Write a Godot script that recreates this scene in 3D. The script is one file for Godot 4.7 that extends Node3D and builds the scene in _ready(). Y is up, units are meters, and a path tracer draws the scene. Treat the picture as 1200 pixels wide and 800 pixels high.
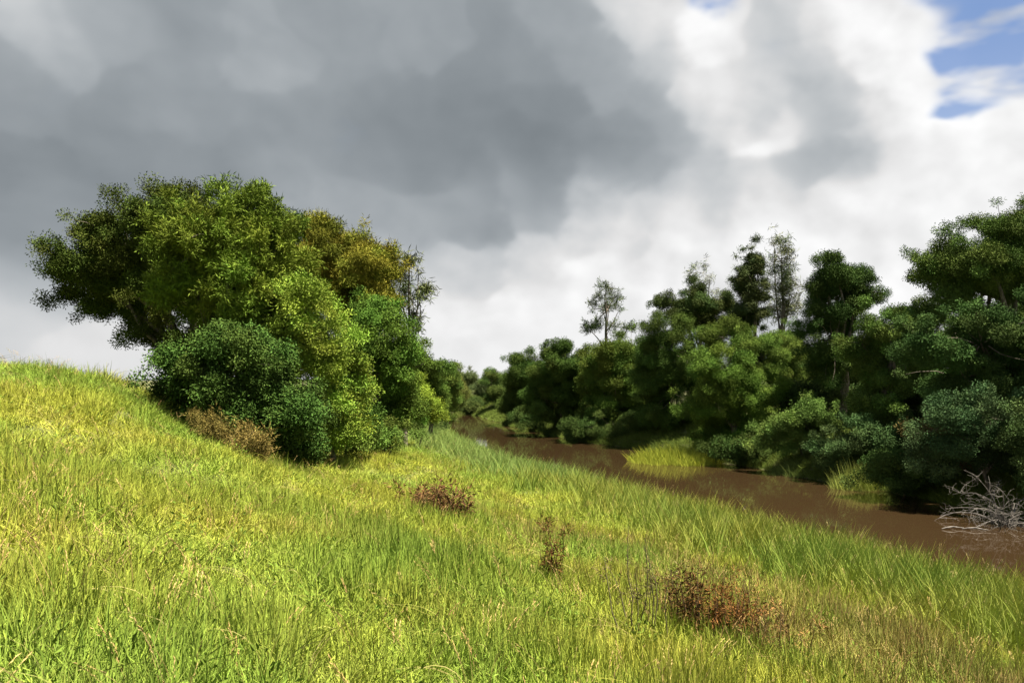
extends Node3D
# A brown river between bushy banks, seen from a grassy slope under broken cumulus.
# World: water level y = 0, the eye stands 4.6 m above it; -z runs up the river.

const EXPOSURE := 4.7

# sky: azimuth and elevation in degrees, brightness of the cloud there
const CLOUD_POINTS := [Vector3(-31.5, 21.3, 0.515), Vector3(-30.1, 19.6, 0.445), Vector3(-32.6, 12.4, 0.231), Vector3(-25.7, 18.4, 0.283), Vector3(-18.4, 21.9, 0.381), Vector3(-20.5, 16.4, 0.305), Vector3(-12.1, 20.9, 0.314), Vector3(-6.1, 22.8, 0.332), Vector3(0.0, 22.4, 0.270), Vector3(-7.3, 18.4, 0.231), Vector3(2.4, 15.7, 0.188), Vector3(2.4, 19.7, 0.216), Vector3(-2.4, 14.6, 0.216), Vector3(-17.7, 15.0, 0.262), Vector3(-28.0, 13.0, 0.254), Vector3(-29.8, 7.6, 0.305), Vector3(-31.0, 3.9, 0.610), Vector3(-27.8, 1.9, 0.730), Vector3(-12.0, 12.6, 0.376), Vector3(-7.3, 11.0, 0.352), Vector3(-2.4, 11.4, 0.262), Vector3(2.4, 11.7, 0.352), Vector3(-3.6, 8.1, 0.578), Vector3(-4.8, 4.5, 0.815), Vector3(1.2, 8.7, 0.701), Vector3(0.0, 3.9, 0.871), Vector3(6.1, 11.0, 0.701), Vector3(7.2, 6.9, 0.888), Vector3(12.0, 10.9, 0.839), Vector3(15.5, 14.1, 0.610), Vector3(6.1, 21.2, 0.352), Vector3(7.3, 17.3, 0.279), Vector3(9.7, 18.9, 0.352), Vector3(9.7, 23.2, 0.680), Vector3(13.3, 22.6, 0.956), Vector3(11.5, 16.0, 0.376), Vector3(17.2, 16.7, 0.973), Vector3(17.2, 14.3, 0.610), Vector3(20.5, 20.1, 0.578), Vector3(21.0, 17.4, 0.503), Vector3(20.4, 14.5, 0.352), Vector3(24.1, 13.9, 0.445), Vector3(24.2, 20.6, 0.956), Vector3(26.2, 18.3, 0.956), Vector3(27.6, 15.6, 0.905), Vector3(25.2, 15.9, 0.680), Vector3(23.0, 10.8, 0.871), Vector3(27.9, 7.7, 0.888), Vector3(31.6, 10.0, 0.896), Vector3(30.3, 12.7, 0.855), Vector3(17.7, 10.6, 0.888), Vector3(-23.2, 22.2, 0.305), Vector3(-27.3, 21.6, 0.376), Vector3(-16.1, 20.6, 0.392), Vector3(-21.5, 14.2, 0.254), Vector3(6.1, 14.5, 0.305), Vector3(13.2, 13.1, 0.680), Vector3(31.9, 19.3, 0.680), Vector3(30.6, 21.4, 0.456), Vector3(-24.0, 10.2, 0.262), Vector3(2.4, 1.5, 0.871), Vector3(23.3, 22.7, 0.831), Vector3(17.8, 22.5, 0.610), Vector3(15.6, 20.1, 0.680), Vector3(-32.7, 17.2, 0.305), Vector3(-32.5, 9.4, 0.270), Vector3(-30.7, 10.6, 0.270), Vector3(-32.4, 6.1, 0.352), Vector3(-29.7, 6.0, 0.413), Vector3(-32.4, 4.8, 0.610), Vector3(-25.4, 6.3, 0.376), Vector3(-23.9, 2.5, 0.730), Vector3(-28.6, 15.9, 0.270), Vector3(-23.2, 18.7, 0.305), Vector3(-15.0, 18.0, 0.283), Vector3(-10.3, 15.5, 0.270), Vector3(-13.3, 23.4, 0.305), Vector3(-16.0, 14.1, 0.305), Vector3(-9.0, 7.4, 0.546), Vector3(26.3, 21.3, 0.913), Vector3(28.1, 17.5, 0.913), Vector3(0.0, 12.7, 0.413), Vector3(6.1, 12.7, 0.610), Vector3(9.7, 13.0, 0.680), Vector3(-3.6, 12.9, 0.352), Vector3(18.8, 13.0, 0.776), Vector3(23.0, 12.3, 0.839), Vector3(26.1, 12.4, 0.871), Vector3(27.1, 13.6, 0.776), Vector3(6.1, 20.1, 0.376), Vector3(3.7, 22.4, 0.342), Vector3(-2.5, 20.8, 0.242), Vector3(-2.4, 18.0, 0.209), Vector3(-9.7, 19.4, 0.254), Vector3(6.1, 16.2, 0.238), Vector3(8.8, 15.3, 0.314), Vector3(26.1, 14.7, 0.753), Vector3(28.4, 19.9, 0.839), Vector3(28.6, 17.9, 0.871), Vector3(22.2, 21.9, 0.753), Vector3(19.4, 18.6, 0.515), Vector3(14.9, 17.4, 0.680), Vector3(14.3, 15.3, 0.485), Vector3(10.9, 21.0, 0.515), Vector3(3.7, 13.7, 0.223), Vector3(-6.1, 15.1, 0.238), Vector3(1.2, 13.7, 0.223), Vector3(-9.1, 23.7, 0.352)]
const BLUE_HOLES := [[27.8, 23.4, 2.0, 1.3], [30.8, 19.6, 2.0, 1.5], [31.8, 17.0, 2.2, 1.3], [30.0, 15.7, 1.3, 0.6], [33.0, 21.8, 3.0, 2.0], [29.4, 18.0, 1.1, 1.3], [13.3, 25.2, 1.3, 0.6], [38.0, 18.0, 4.0, 2.5]]
const SUN_SIDE := Vector3(0.75, 0.65, 0.1)

const NEAR_Z := [30.0, 0.0, -10.0, -16.0, -24.0, -37.0, -50.0, -64.0, -85.0, -100.0, -110.0, -122.0, -140.0]
const NEAR_X := [26.0, 15.8, 12.9, 11.0, 8.0, 3.0, -1.2, -4.2, -7.2, -9.8, -13.0, -30.0, -120.0]
const FAR_Z := [30.0, 0.0, -25.0, -32.0, -44.0, -55.0, -60.0, -80.0, -104.0, -116.0, -128.0, -145.0]
const FAR_X := [34.0, 25.0, 17.0, 16.0, 12.0, 8.0, 5.2, 0.2, -4.4, -8.5, -24.0, -120.0]
# height of the near bank: rows by z, columns by distance from the waterline
const BANK_S := [0.0, 1.0, 3.0, 6.0, 10.0, 13.0, 16.0, 19.0, 23.0, 28.0, 40.0, 90.0]
const BANK_Z := [8.0, 0.0, -10.0, -20.0, -30.0, -45.0, -80.0]
const BANK_H := [
	[0.0, 0.12, 0.32, 0.85, 1.75, 2.4, 3.05, 3.6, 4.4, 5.2, 5.6, 5.6],
	[0.0, 0.12, 0.32, 0.85, 1.75, 2.4, 3.0, 3.5, 4.25, 5.0, 5.4, 5.4],
	[0.0, 0.12, 0.32, 0.8, 1.65, 2.3, 2.95, 3.6, 4.5, 5.0, 4.2, 2.6],
	[0.0, 0.12, 0.30, 0.7, 1.25, 1.7, 2.8, 4.4, 5.0, 4.8, 3.6, 2.6],
	[0.0, 0.12, 0.30, 0.75, 1.6, 2.0, 2.6, 3.4, 4.0, 4.0, 3.2, 2.6],
	[0.0, 0.12, 0.35, 0.9, 1.6, 2.0, 2.3, 2.7, 3.1, 3.2, 2.8, 2.6],
	[0.0, 0.12, 0.30, 0.6, 1.0, 1.3, 1.7, 2.1, 2.5, 2.6, 2.6, 2.6]]

# name, label, group, leaf, leaf colour, clump radius, leaf sprays per square metre, trunk radius, foot (x, z), crown lobes (centre, radii)
const TREES := [
	["spreading_tree", "broad dark tree leaning left over the crest of the grassy bank", "trees on the near bank", "broad", Color(0.034, 0.046, 0.010), 0.55, 46.0, 0.26, Vector2(-8.84, -29.00), [[-15.24, 8.97, -28.49, 1.38, 1.26, 1.25], [-13.75, 9.39, -28.83, 2.00, 1.88, 1.85], [-12.64, 7.68, -29.17, 2.21, 2.03, 2.01], [-14.97, 7.71, -29.51, 1.62, 1.30, 1.39], [-12.48, 10.53, -28.66, 1.57, 1.21, 1.32], [-11.16, 6.28, -29.00, 2.01, 1.59, 1.71], [-13.04, 11.42, -29.34, 0.49, 0.62, 0.53]]],
	["spreading_tree", "tall rounded tree with fine lighter foliage behind the vine covered mound", "trees on the near bank", "fine", Color(0.064, 0.092, 0.014), 0.52, 46.0, 0.22, Vector2(-7.52, -26.00), [[-9.34, 8.93, -25.55, 1.94, 1.56, 1.66], [-8.47, 7.60, -25.85, 1.69, 2.07, 1.78], [-10.23, 7.64, -26.15, 1.54, 1.60, 1.49], [-8.14, 9.45, -26.45, 1.17, 1.17, 1.11], [-9.07, 10.41, -25.70, 0.92, 0.49, 0.67], [-8.22, 6.11, -26.00, 1.31, 1.31, 1.25], [-7.46, 8.30, -26.30, 0.66, 1.33, 0.95], [-7.13, 5.27, -25.55, 1.08, 1.08, 1.02]]],
	["sapling", "upright pale green sapling rising beside the vine covered mound", "trees on the near bank", "broad", Color(0.100, 0.140, 0.022), 0.36, 50.0, 0.07, Vector2(-5.39, -25.00), [[-6.35, 6.49, -24.56, 0.83, 1.24, 0.98], [-5.63, 5.20, -24.85, 0.94, 1.47, 1.14], [-6.91, 7.33, -25.15, 0.42, 0.64, 0.50], [-5.08, 4.41, -25.44, 0.67, 1.12, 0.85], [-5.44, 3.56, -24.71, 0.99, 0.78, 0.84], [-5.24, 2.95, -25.00, 0.89, 0.47, 0.65]]],
	["vine_mound", "dome of dark green vines draped over a bush on the grassy slope", "shrubs on the near bank", "broad", Color(0.030, 0.054, 0.012), 0.38, 60.0, 0.08, Vector2(-6.52, -20.00), [[-7.03, 4.66, -19.65, 1.53, 0.99, 1.20], [-8.02, 4.08, -19.88, 0.92, 0.88, 0.85], [-6.13, 4.07, -20.12, 1.23, 1.19, 1.15], [-5.44, 3.17, -20.35, 0.77, 0.86, 0.77], [-6.73, 3.36, -19.77, 1.46, 0.75, 1.05], [-6.95, 5.51, -20.00, 0.72, 0.34, 0.50], [-5.85, 4.54, -20.23, 0.72, 0.68, 0.67], [-5.26, 3.88, -19.65, 0.66, 0.66, 0.63]]],
	["yellowing_tree", "olive yellow crowned tree behind the pale green sapling", "trees on the near bank", "fine", Color(0.098, 0.100, 0.016), 0.52, 44.0, 0.20, Vector2(-6.82, -36.00), [[-7.49, 9.57, -35.37, 1.94, 1.71, 1.73], [-8.53, 10.47, -35.79, 1.24, 1.21, 1.16], [-6.51, 9.31, -36.21, 1.45, 1.45, 1.38], [-6.21, 10.14, -36.63, 0.77, 0.62, 0.66], [-8.83, 11.27, -35.58, 0.45, 0.49, 0.44], [-6.84, 7.75, -36.00, 1.82, 1.59, 1.62]]],
	["riverside_tree", "dark leafy tree at the right end of the near bank clump", "trees on the near bank", "broad", Color(0.045, 0.080, 0.014), 0.60, 46.0, 0.18, Vector2(-5.03, -33.00), [[-5.06, 6.07, -32.42, 1.37, 1.57, 1.39], [-5.52, 4.70, -32.81, 1.59, 1.80, 1.61], [-4.54, 5.05, -33.19, 0.84, 2.03, 1.36], [-6.02, 7.18, -33.58, 0.99, 0.99, 0.94], [-4.96, 3.40, -32.62, 1.44, 0.89, 1.11], [-5.54, 2.70, -33.00, 1.39, 0.69, 0.99]]],
	["sparse_tree", "thin feathery grey green tree poking up above the near bank clump", "trees on the near bank", "needle", Color(0.045, 0.055, 0.025), 0.42, 9.0, 0.12, Vector2(-5.52, -42.00), [[-5.24, 10.67, -41.27, 0.43, 0.43, 0.41], [-5.74, 10.03, -41.76, 0.40, 0.40, 0.38], [-4.92, 10.09, -42.24, 0.40, 0.44, 0.40], [-5.42, 9.34, -42.73, 0.63, 0.54, 0.56], [-5.79, 8.50, -41.51, 0.70, 0.61, 0.62], [-4.79, 8.81, -42.00, 0.40, 0.62, 0.48], [-4.58, 9.40, -42.49, 0.22, 0.27, 0.23], [-7.08, 11.02, -41.27, 0.39, 0.22, 0.29], [-5.11, 7.68, -41.76, 0.70, 0.70, 0.67]]],
	["shrub", "bright yellow green shrub at the foot of the near bank trees", "shrubs on the near bank", "broad", Color(0.095, 0.130, 0.018), 0.55, 44.0, 0.06, Vector2(-5.11, -45.00), [[-5.11, 3.44, -44.21, 1.21, 1.21, 1.15], [-4.69, 2.68, -44.74, 1.13, 0.75, 0.89]]],
	["riverside_tree", "dark tree by the water past the bright yellow green shrub", "trees on the near bank", "broad", Color(0.042, 0.070, 0.014), 0.70, 36.0, 0.16, Vector2(-5.79, -58.00), [[-5.69, 4.90, -56.98, 1.68, 1.44, 1.48], [-6.06, 3.09, -57.66, 1.70, 1.70, 1.61]]],
	["riverside_tree", "small mid green tree overhanging the far reach of the river", "trees on the near bank", "broad", Color(0.055, 0.085, 0.018), 0.75, 34.0, 0.16, Vector2(-5.91, -72.00), [[-5.73, 4.08, -70.74, 1.64, 1.94, 1.70], [-5.56, 2.72, -71.58, 1.36, 1.51, 1.36]]],
	["riverside_tree", "pale willowy tree at the water before the river bends", "trees on the near bank", "fine", Color(0.085, 0.105, 0.030), 0.80, 30.0, 0.14, Vector2(-6.97, -92.00), [[-6.36, 2.61, -90.39, 1.24, 1.90, 1.49], [-7.21, 3.64, -91.46, 1.16, 1.73, 1.37]]],
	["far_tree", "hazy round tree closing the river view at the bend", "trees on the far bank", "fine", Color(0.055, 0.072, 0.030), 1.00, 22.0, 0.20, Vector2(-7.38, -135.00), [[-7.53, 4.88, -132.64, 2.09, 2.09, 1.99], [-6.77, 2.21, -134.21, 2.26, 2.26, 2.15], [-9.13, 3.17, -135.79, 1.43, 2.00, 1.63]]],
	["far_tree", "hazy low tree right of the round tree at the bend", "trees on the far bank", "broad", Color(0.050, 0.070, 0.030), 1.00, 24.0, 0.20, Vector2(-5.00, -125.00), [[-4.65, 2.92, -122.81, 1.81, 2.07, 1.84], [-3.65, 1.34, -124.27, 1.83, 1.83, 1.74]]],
	["riverside_tree", "farthest dark tree of the far bank row, lowest at the water", "trees on the far bank", "broad", Color(0.040, 0.062, 0.016), 0.90, 28.0, 0.20, Vector2(-2.21, -105.00), [[-2.49, 3.52, -103.16, 1.74, 2.61, 2.06], [-1.10, 2.41, -104.39, 1.98, 2.42, 2.09]]],
	["riverside_tree", "second dark tree of the far bank row from the bend", "trees on the far bank", "broad", Color(0.034, 0.056, 0.013), 0.85, 32.0, 0.20, Vector2(1.06, -84.00), [[0.69, 4.86, -82.53, 2.08, 2.87, 2.35], [1.93, 2.41, -83.51, 2.46, 2.46, 2.34], [0.18, 1.85, -84.49, 1.60, 1.60, 1.52]]],
	["riverside_tree", "third far bank tree from the bend, broad and dark", "trees on the far bank", "broad", Color(0.032, 0.053, 0.012), 0.80, 36.0, 0.22, Vector2(4.15, -68.00), [[3.87, 5.65, -66.81, 2.67, 2.18, 2.30], [3.19, 2.83, -67.60, 2.56, 2.56, 2.43], [5.74, 1.95, -68.40, 2.02, 2.59, 2.19]]],
	["riverside_tree", "fourth far bank tree from the bend with paler sloping crown", "trees on the far bank", "broad", Color(0.046, 0.070, 0.014), 0.75, 38.0, 0.22, Vector2(7.82, -62.00), [[7.05, 5.75, -60.91, 1.92, 2.05, 1.89], [7.90, 2.98, -61.64, 2.73, 2.73, 2.59], [5.90, 4.80, -62.36, 1.18, 1.58, 1.31], [9.42, 4.93, -63.09, 1.73, 3.05, 2.27]]],
	["sparse_tree", "bare limbed gum tree standing alone above the far bank row", "trees on the far bank", "fine", Color(0.045, 0.060, 0.024), 0.50, 9.0, 0.16, Vector2(8.91, -73.00), [[8.49, 12.86, -71.72, 0.75, 0.53, 0.61], [7.82, 12.18, -72.57, 0.61, 0.46, 0.51], [9.47, 12.27, -73.43, 0.70, 0.70, 0.66], [8.79, 11.57, -74.28, 0.70, 0.70, 0.67], [7.24, 10.92, -72.15, 0.61, 0.68, 0.61], [9.56, 10.68, -73.00, 0.54, 0.85, 0.66], [7.79, 9.81, -73.85, 0.54, 0.70, 0.59], [8.78, 9.36, -71.72, 0.68, 0.75, 0.68], [6.89, 9.11, -72.57, 0.69, 0.46, 0.54], [10.53, 9.24, -73.43, 0.54, 0.23, 0.37]]],
	["riverside_tree", "dark round tree at the water beside the bright reed spit", "trees on the far bank", "broad", Color(0.034, 0.056, 0.013), 0.70, 42.0, 0.24, Vector2(10.90, -56.00), [[10.72, 6.63, -55.02, 2.20, 2.32, 2.15], [11.23, 3.72, -55.67, 2.58, 3.05, 2.67], [9.59, 4.30, -56.33, 1.30, 2.73, 1.92], [10.45, 1.20, -56.98, 1.98, 1.08, 1.45]]],
	["domed_tree", "dark domed tree behind the round tree under two thin spires", "trees on the far bank", "broad", Color(0.030, 0.045, 0.014), 0.75, 40.0, 0.24, Vector2(15.15, -67.00), [[14.94, 10.50, -65.83, 3.05, 1.80, 2.30], [13.36, 10.43, -66.61, 1.68, 0.91, 1.23], [17.21, 9.57, -67.39, 1.84, 1.63, 1.65]]],
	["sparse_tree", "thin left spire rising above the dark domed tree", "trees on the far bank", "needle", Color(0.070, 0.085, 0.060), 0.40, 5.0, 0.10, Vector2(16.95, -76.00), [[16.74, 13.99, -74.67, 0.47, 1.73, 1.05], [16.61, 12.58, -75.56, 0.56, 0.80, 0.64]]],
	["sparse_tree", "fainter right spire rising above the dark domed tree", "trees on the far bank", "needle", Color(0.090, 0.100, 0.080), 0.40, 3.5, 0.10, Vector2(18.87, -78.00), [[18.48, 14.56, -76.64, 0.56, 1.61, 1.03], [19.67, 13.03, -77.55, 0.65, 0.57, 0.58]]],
	["she_oak", "tall dense dark conifer shaped tree, left of a pair above the far bank", "trees on the far bank", "needle", Color(0.030, 0.040, 0.016), 0.60, 46.0, 0.20, Vector2(17.86, -60.00), [[17.57, 11.26, -58.95, 1.18, 2.61, 1.80], [18.07, 13.62, -59.65, 0.69, 1.26, 0.92], [17.70, 9.24, -60.35, 1.21, 1.14, 1.12]]],
	["she_oak", "tall lacy conifer shaped tree, right of a pair above the far bank", "trees on the far bank", "needle", Color(0.055, 0.065, 0.035), 0.42, 7.0, 0.18, Vector2(20.54, -62.00), [[20.31, 13.30, -60.91, 0.83, 2.31, 1.49], [21.23, 11.11, -61.64, 0.84, 1.82, 1.26], [20.35, 14.83, -62.36, 0.53, 0.92, 0.69], [20.78, 10.12, -63.09, 0.93, 1.33, 1.07]]],
	["riverside_tree", "light green tree arching over the water behind the bright reed spit", "trees on the far bank", "broad", Color(0.058, 0.095, 0.018), 0.62, 46.0, 0.20, Vector2(12.85, -47.00), [[12.24, 5.23, -46.18, 2.04, 1.36, 1.62], [11.39, 3.47, -46.73, 1.87, 1.38, 1.54], [13.50, 3.36, -47.27, 2.29, 2.09, 2.08], [13.13, 1.15, -47.82, 2.62, 1.11, 1.77], [10.43, 2.90, -46.45, 1.08, 0.64, 0.81]]],
	["riverside_tree", "mid green tree behind the tree arching over the water", "trees on the far bank", "broad", Color(0.055, 0.086, 0.018), 0.65, 42.0, 0.20, Vector2(16.44, -53.00), [[15.90, 5.86, -52.07, 2.19, 1.81, 1.90], [13.88, 7.32, -52.69, 1.83, 1.28, 1.48], [18.07, 5.89, -53.31, 1.23, 2.02, 1.55]]],
	["tall_tree", "tall dark tree with a knobbly spike top on the far bank", "trees on the far bank", "broad", Color(0.028, 0.048, 0.013), 0.68, 46.0, 0.26, Vector2(18.63, -46.00), [[17.75, 11.15, -45.20, 0.67, 0.95, 0.77], [17.90, 10.35, -45.73, 0.77, 0.96, 0.82], [18.82, 9.14, -46.27, 1.85, 1.61, 1.64], [20.28, 9.69, -46.80, 1.13, 1.38, 1.19], [17.96, 6.66, -45.46, 2.01, 2.30, 2.05], [17.40, 9.60, -46.00, 0.97, 1.07, 0.97]]],
	["riverside_tree", "bushy mid green tree between the spike topped and the largest tree", "trees on the far bank", "broad", Color(0.048, 0.078, 0.018), 0.60, 48.0, 0.22, Vector2(17.58, -38.00), [[17.41, 7.08, -37.34, 1.38, 1.18, 1.21], [16.32, 6.31, -37.78, 1.19, 1.31, 1.19], [18.10, 5.12, -38.22, 1.85, 1.69, 1.68], [19.36, 6.76, -38.66, 1.14, 1.47, 1.24], [16.96, 3.54, -37.56, 1.66, 1.30, 1.41]]],
	["tall_tree", "largest far bank tree, its crown leaving the picture at right", "trees on the far bank", "broad", Color(0.046, 0.072, 0.018), 0.68, 46.0, 0.34, Vector2(22.18, -37.00), [[21.56, 10.10, -36.35, 2.83, 1.76, 2.18], [19.93, 9.77, -36.78, 1.70, 1.20, 1.38], [23.66, 10.71, -37.22, 1.80, 1.96, 1.79], [25.49, 9.57, -37.65, 2.22, 2.62, 2.30], [21.25, 8.38, -36.57, 2.16, 1.23, 1.61], [23.46, 12.33, -37.00, 0.93, 0.70, 0.78], [19.40, 9.31, -37.43, 1.02, 0.59, 0.77]]],
	["riverside_tree", "dark leafy tree filling the space below the largest far bank tree", "trees on the far bank", "broad", Color(0.034, 0.060, 0.018), 0.58, 50.0, 0.20, Vector2(18.22, -31.50), [[17.94, 6.00, -30.95, 2.15, 1.37, 1.67], [16.24, 6.02, -31.32, 1.19, 1.19, 1.13], [20.53, 6.03, -31.68, 1.87, 1.73, 1.71], [17.86, 4.70, -32.05, 1.89, 1.21, 1.47], [19.36, 4.04, -31.13, 1.84, 1.51, 1.59]]],
	["shrub", "pale leafy shrub leaning over the water below the spike topped tree", "shrubs on the far bank", "broad", Color(0.065, 0.100, 0.025), 0.50, 48.0, 0.07, Vector2(14.66, -41.00), [[14.37, 2.57, -40.28, 1.61, 1.10, 1.29], [13.58, 1.61, -40.76, 1.54, 0.86, 1.14], [15.82, 1.97, -41.24, 0.87, 0.96, 0.87]]],
	["shrub", "blue green shrub above the dead branches at the water", "shrubs on the far bank", "broad", Color(0.030, 0.052, 0.022), 0.48, 50.0, 0.07, Vector2(17.08, -29.00), [[16.74, 3.26, -28.49, 1.56, 1.05, 1.24], [15.48, 2.88, -28.83, 1.09, 0.97, 0.98], [18.09, 2.31, -29.17, 1.11, 1.11, 1.05], [15.19, 1.67, -29.51, 1.24, 0.75, 0.94]]],
	["shrub", "dark low shrub under the arching tree", "shrubs on the far bank", "broad", Color(0.034, 0.056, 0.015), 0.50, 46.0, 0.06, Vector2(13.19, -44.00), [[12.90, 0.85, -43.23, 2.05, 0.82, 1.36], [11.22, 0.71, -43.74, 1.15, 0.64, 0.85]]],
	["shrub", "dark shrub behind the pale reed tuft at the far waterline", "shrubs on the far bank", "broad", Color(0.032, 0.055, 0.020), 0.50, 46.0, 0.06, Vector2(16.34, -37.00), [[16.57, 1.75, -36.35, 2.10, 1.38, 1.65], [15.41, 1.33, -36.78, 1.55, 1.01, 1.21]]],
	["shrub", "low dark shrub along the far waterline right of the pale reed tuft", "shrubs on the far bank", "broad", Color(0.034, 0.058, 0.016), 0.45, 48.0, 0.06, Vector2(15.72, -32.50), [[15.36, 1.03, -31.93, 1.48, 0.81, 1.09], [14.19, 0.72, -32.31, 0.95, 0.48, 0.68]]],
	["shrub", "low dark thicket at the water below the pale sloping crown", "shrubs on the far bank", "broad", Color(0.032, 0.052, 0.014), 0.60, 42.0, 0.06, Vector2(7.57, -60.00), [[7.42, 1.20, -58.95, 2.61, 1.24, 1.83], [5.00, 1.04, -59.65, 1.88, 0.94, 1.34], [9.80, 0.62, -60.35, 1.40, 0.89, 1.09]]],
	["shrub", "reddish brown dying shrub on the steep far bank", "shrubs on the far bank", "broad", Color(0.060, 0.045, 0.018), 0.42, 36.0, 0.05, Vector2(16.83, -33.00), [[16.82, 2.33, -32.42, 1.23, 0.75, 0.94], [18.03, 1.51, -32.81, 1.04, 0.62, 0.79]]],
	["riverside_tree", "tall dark tree standing past the right edge of the picture", "trees on the far bank", "broad", Color(0.038, 0.062, 0.016), 0.65, 40.0, 0.28, Vector2(21.50, -28.00), [[20.95, 7.94, -27.51, 2.03, 2.61, 2.20], [20.22, 5.33, -27.84, 1.76, 2.05, 1.81], [22.85, 5.93, -28.16, 2.08, 2.96, 2.39]]],
	["shrub", "dark bank shrub at the right edge behind the dead branches", "shrubs on the far bank", "broad", Color(0.034, 0.058, 0.020), 0.45, 44.0, 0.06, Vector2(18.17, -27.00), [[17.65, 2.52, -26.53, 1.40, 1.68, 1.46], [18.94, 1.38, -26.84, 1.13, 1.41, 1.21]]],
	["backing_tree", "dark tree behind the arching tree, seen in its gaps", "trees on the far bank", "broad", Color(0.034, 0.054, 0.014), 0.90, 26.0, 0.24, Vector2(24.29, -70.00), [[23.89, 6.41, -68.78, 2.90, 2.17, 2.41], [21.95, 4.23, -69.59, 3.66, 2.93, 3.13], [26.64, 4.23, -70.41, 3.71, 2.96, 3.17]]],
	["backing_tree", "dark tree behind the spike topped tree, low and wide", "trees on the far bank", "broad", Color(0.034, 0.054, 0.014), 0.85, 28.0, 0.24, Vector2(26.08, -62.00), [[25.64, 5.56, -60.91, 3.21, 2.56, 2.74], [29.17, 4.92, -61.64, 3.24, 2.92, 2.93], [23.59, 3.62, -62.36, 3.28, 2.63, 2.81]]],
	["backing_tree", "dark wide tree behind the largest far bank tree", "trees on the far bank", "broad", Color(0.034, 0.054, 0.014), 0.80, 28.0, 0.26, Vector2(29.53, -54.00), [[28.51, 7.11, -53.05, 3.35, 2.79, 2.92], [25.99, 5.45, -53.69, 2.83, 2.26, 2.42], [33.18, 6.60, -54.31, 3.43, 3.43, 3.26], [37.64, 7.20, -54.95, 3.47, 4.05, 3.57]]],
	["backing_tree", "dark low tree behind the fourth far bank tree", "trees on the far bank", "broad", Color(0.034, 0.054, 0.014), 0.90, 26.0, 0.24, Vector2(12.81, -84.00), [[12.16, 5.90, -82.53, 3.47, 2.43, 2.81], [8.78, 5.04, -83.51, 3.08, 2.11, 2.46], [16.89, 5.93, -84.49, 3.56, 2.67, 2.96]]],
	["backing_tree", "dark low tree inland of the second far bank tree", "trees on the far bank", "broad", Color(0.034, 0.054, 0.014), 1.00, 22.0, 0.24, Vector2(4.12, -112.00), [[4.05, 4.95, -110.04, 3.01, 2.32, 2.53], [1.40, 4.25, -111.35, 2.34, 1.88, 2.00], [7.70, 5.19, -112.65, 2.61, 2.61, 2.48]]],
	["backing_tree", "small dark tree at the left of the river bend", "trees on the near bank", "broad", Color(0.040, 0.060, 0.016), 1.00, 22.0, 0.22, Vector2(-10.92, -118.00), [[-10.72, 3.75, -115.94, 2.20, 2.20, 2.09], [-8.63, 2.51, -117.31, 1.73, 1.48, 1.53]]],
	["backing_tree", "grey green tree left behind the willowy one", "trees on the near bank", "broad", Color(0.040, 0.060, 0.020), 0.90, 24.0, 0.22, Vector2(-10.07, -84.00), [[-9.89, 5.03, -82.53, 2.08, 2.08, 1.98], [-11.41, 3.72, -83.51, 2.11, 1.76, 1.84]]],
	["shrub", "dark thicket on the bank below the farthest dark trees", "shrubs on the far bank", "broad", Color(0.032, 0.052, 0.014), 0.70, 34.0, 0.06, Vector2(3.11, -74.00), [[3.05, 1.02, -72.70, 2.60, 0.92, 1.67], [0.93, 1.13, -73.57, 1.86, 0.77, 1.25]]],
	["shrub", "small bush at the water left of the willowy tree", "shrubs on the near bank", "broad", Color(0.050, 0.080, 0.016), 0.70, 34.0, 0.06, Vector2(-7.03, -76.00), [[-6.90, 1.70, -74.67, 1.41, 1.10, 1.19]]],
	["shrub", "thicket of bushes at the water on the river bend", "shrubs on the far bank", "broad", Color(0.045, 0.065, 0.020), 0.80, 30.0, 0.06, Vector2(-5.09, -110.00), [[-4.99, 0.86, -108.08, 1.82, 1.14, 1.40], [-3.44, 0.59, -109.36, 1.61, 1.04, 1.26]]],
	["shrub", "bushes closing the river view beyond the bend", "shrubs on the far bank", "broad", Color(0.045, 0.065, 0.020), 0.90, 28.0, 0.06, Vector2(-7.06, -122.00), [[-7.55, 0.83, -119.86, 1.77, 1.26, 1.44], [-5.60, 1.42, -121.29, 1.79, 1.53, 1.58]]],
	["shrub", "low dark undergrowth at the foot of the pale green sapling", "shrubs on the near bank", "broad", Color(0.050, 0.080, 0.016), 0.42, 44.0, 0.05, Vector2(-5.64, -27.50), [[-5.52, 2.71, -27.02, 1.02, 0.51, 0.73], [-5.02, 2.88, -27.34, 0.75, 0.52, 0.60]]],
	["shrub", "low green undergrowth at the foot of the dark leafy near bank tree", "shrubs on the near bank", "broad", Color(0.055, 0.085, 0.018), 0.45, 44.0, 0.05, Vector2(-4.80, -31.50), [[-4.87, 2.49, -30.95, 0.98, 0.52, 0.71], [-4.10, 2.63, -31.32, 0.79, 0.59, 0.66]]],
	["shrub", "dark undergrowth between the spike topped tree and the pale leafy shrub", "shrubs on the far bank", "broad", Color(0.032, 0.050, 0.016), 0.55, 36.0, 0.06, Vector2(19.44, -48.00), [[19.06, 2.97, -47.16, 2.28, 1.09, 1.60], [17.04, 3.35, -47.72, 1.81, 1.11, 1.38], [21.80, 3.08, -48.28, 1.83, 1.12, 1.40]]],
	["shrub", "dark undergrowth behind the reddish brown dying shrub", "shrubs on the far bank", "broad", Color(0.032, 0.050, 0.018), 0.50, 36.0, 0.06, Vector2(20.61, -40.00), [[20.22, 3.49, -39.30, 1.90, 1.08, 1.41], [22.55, 3.56, -39.77, 1.93, 1.26, 1.51], [19.00, 3.12, -40.23, 1.52, 0.93, 1.17]]],
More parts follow.
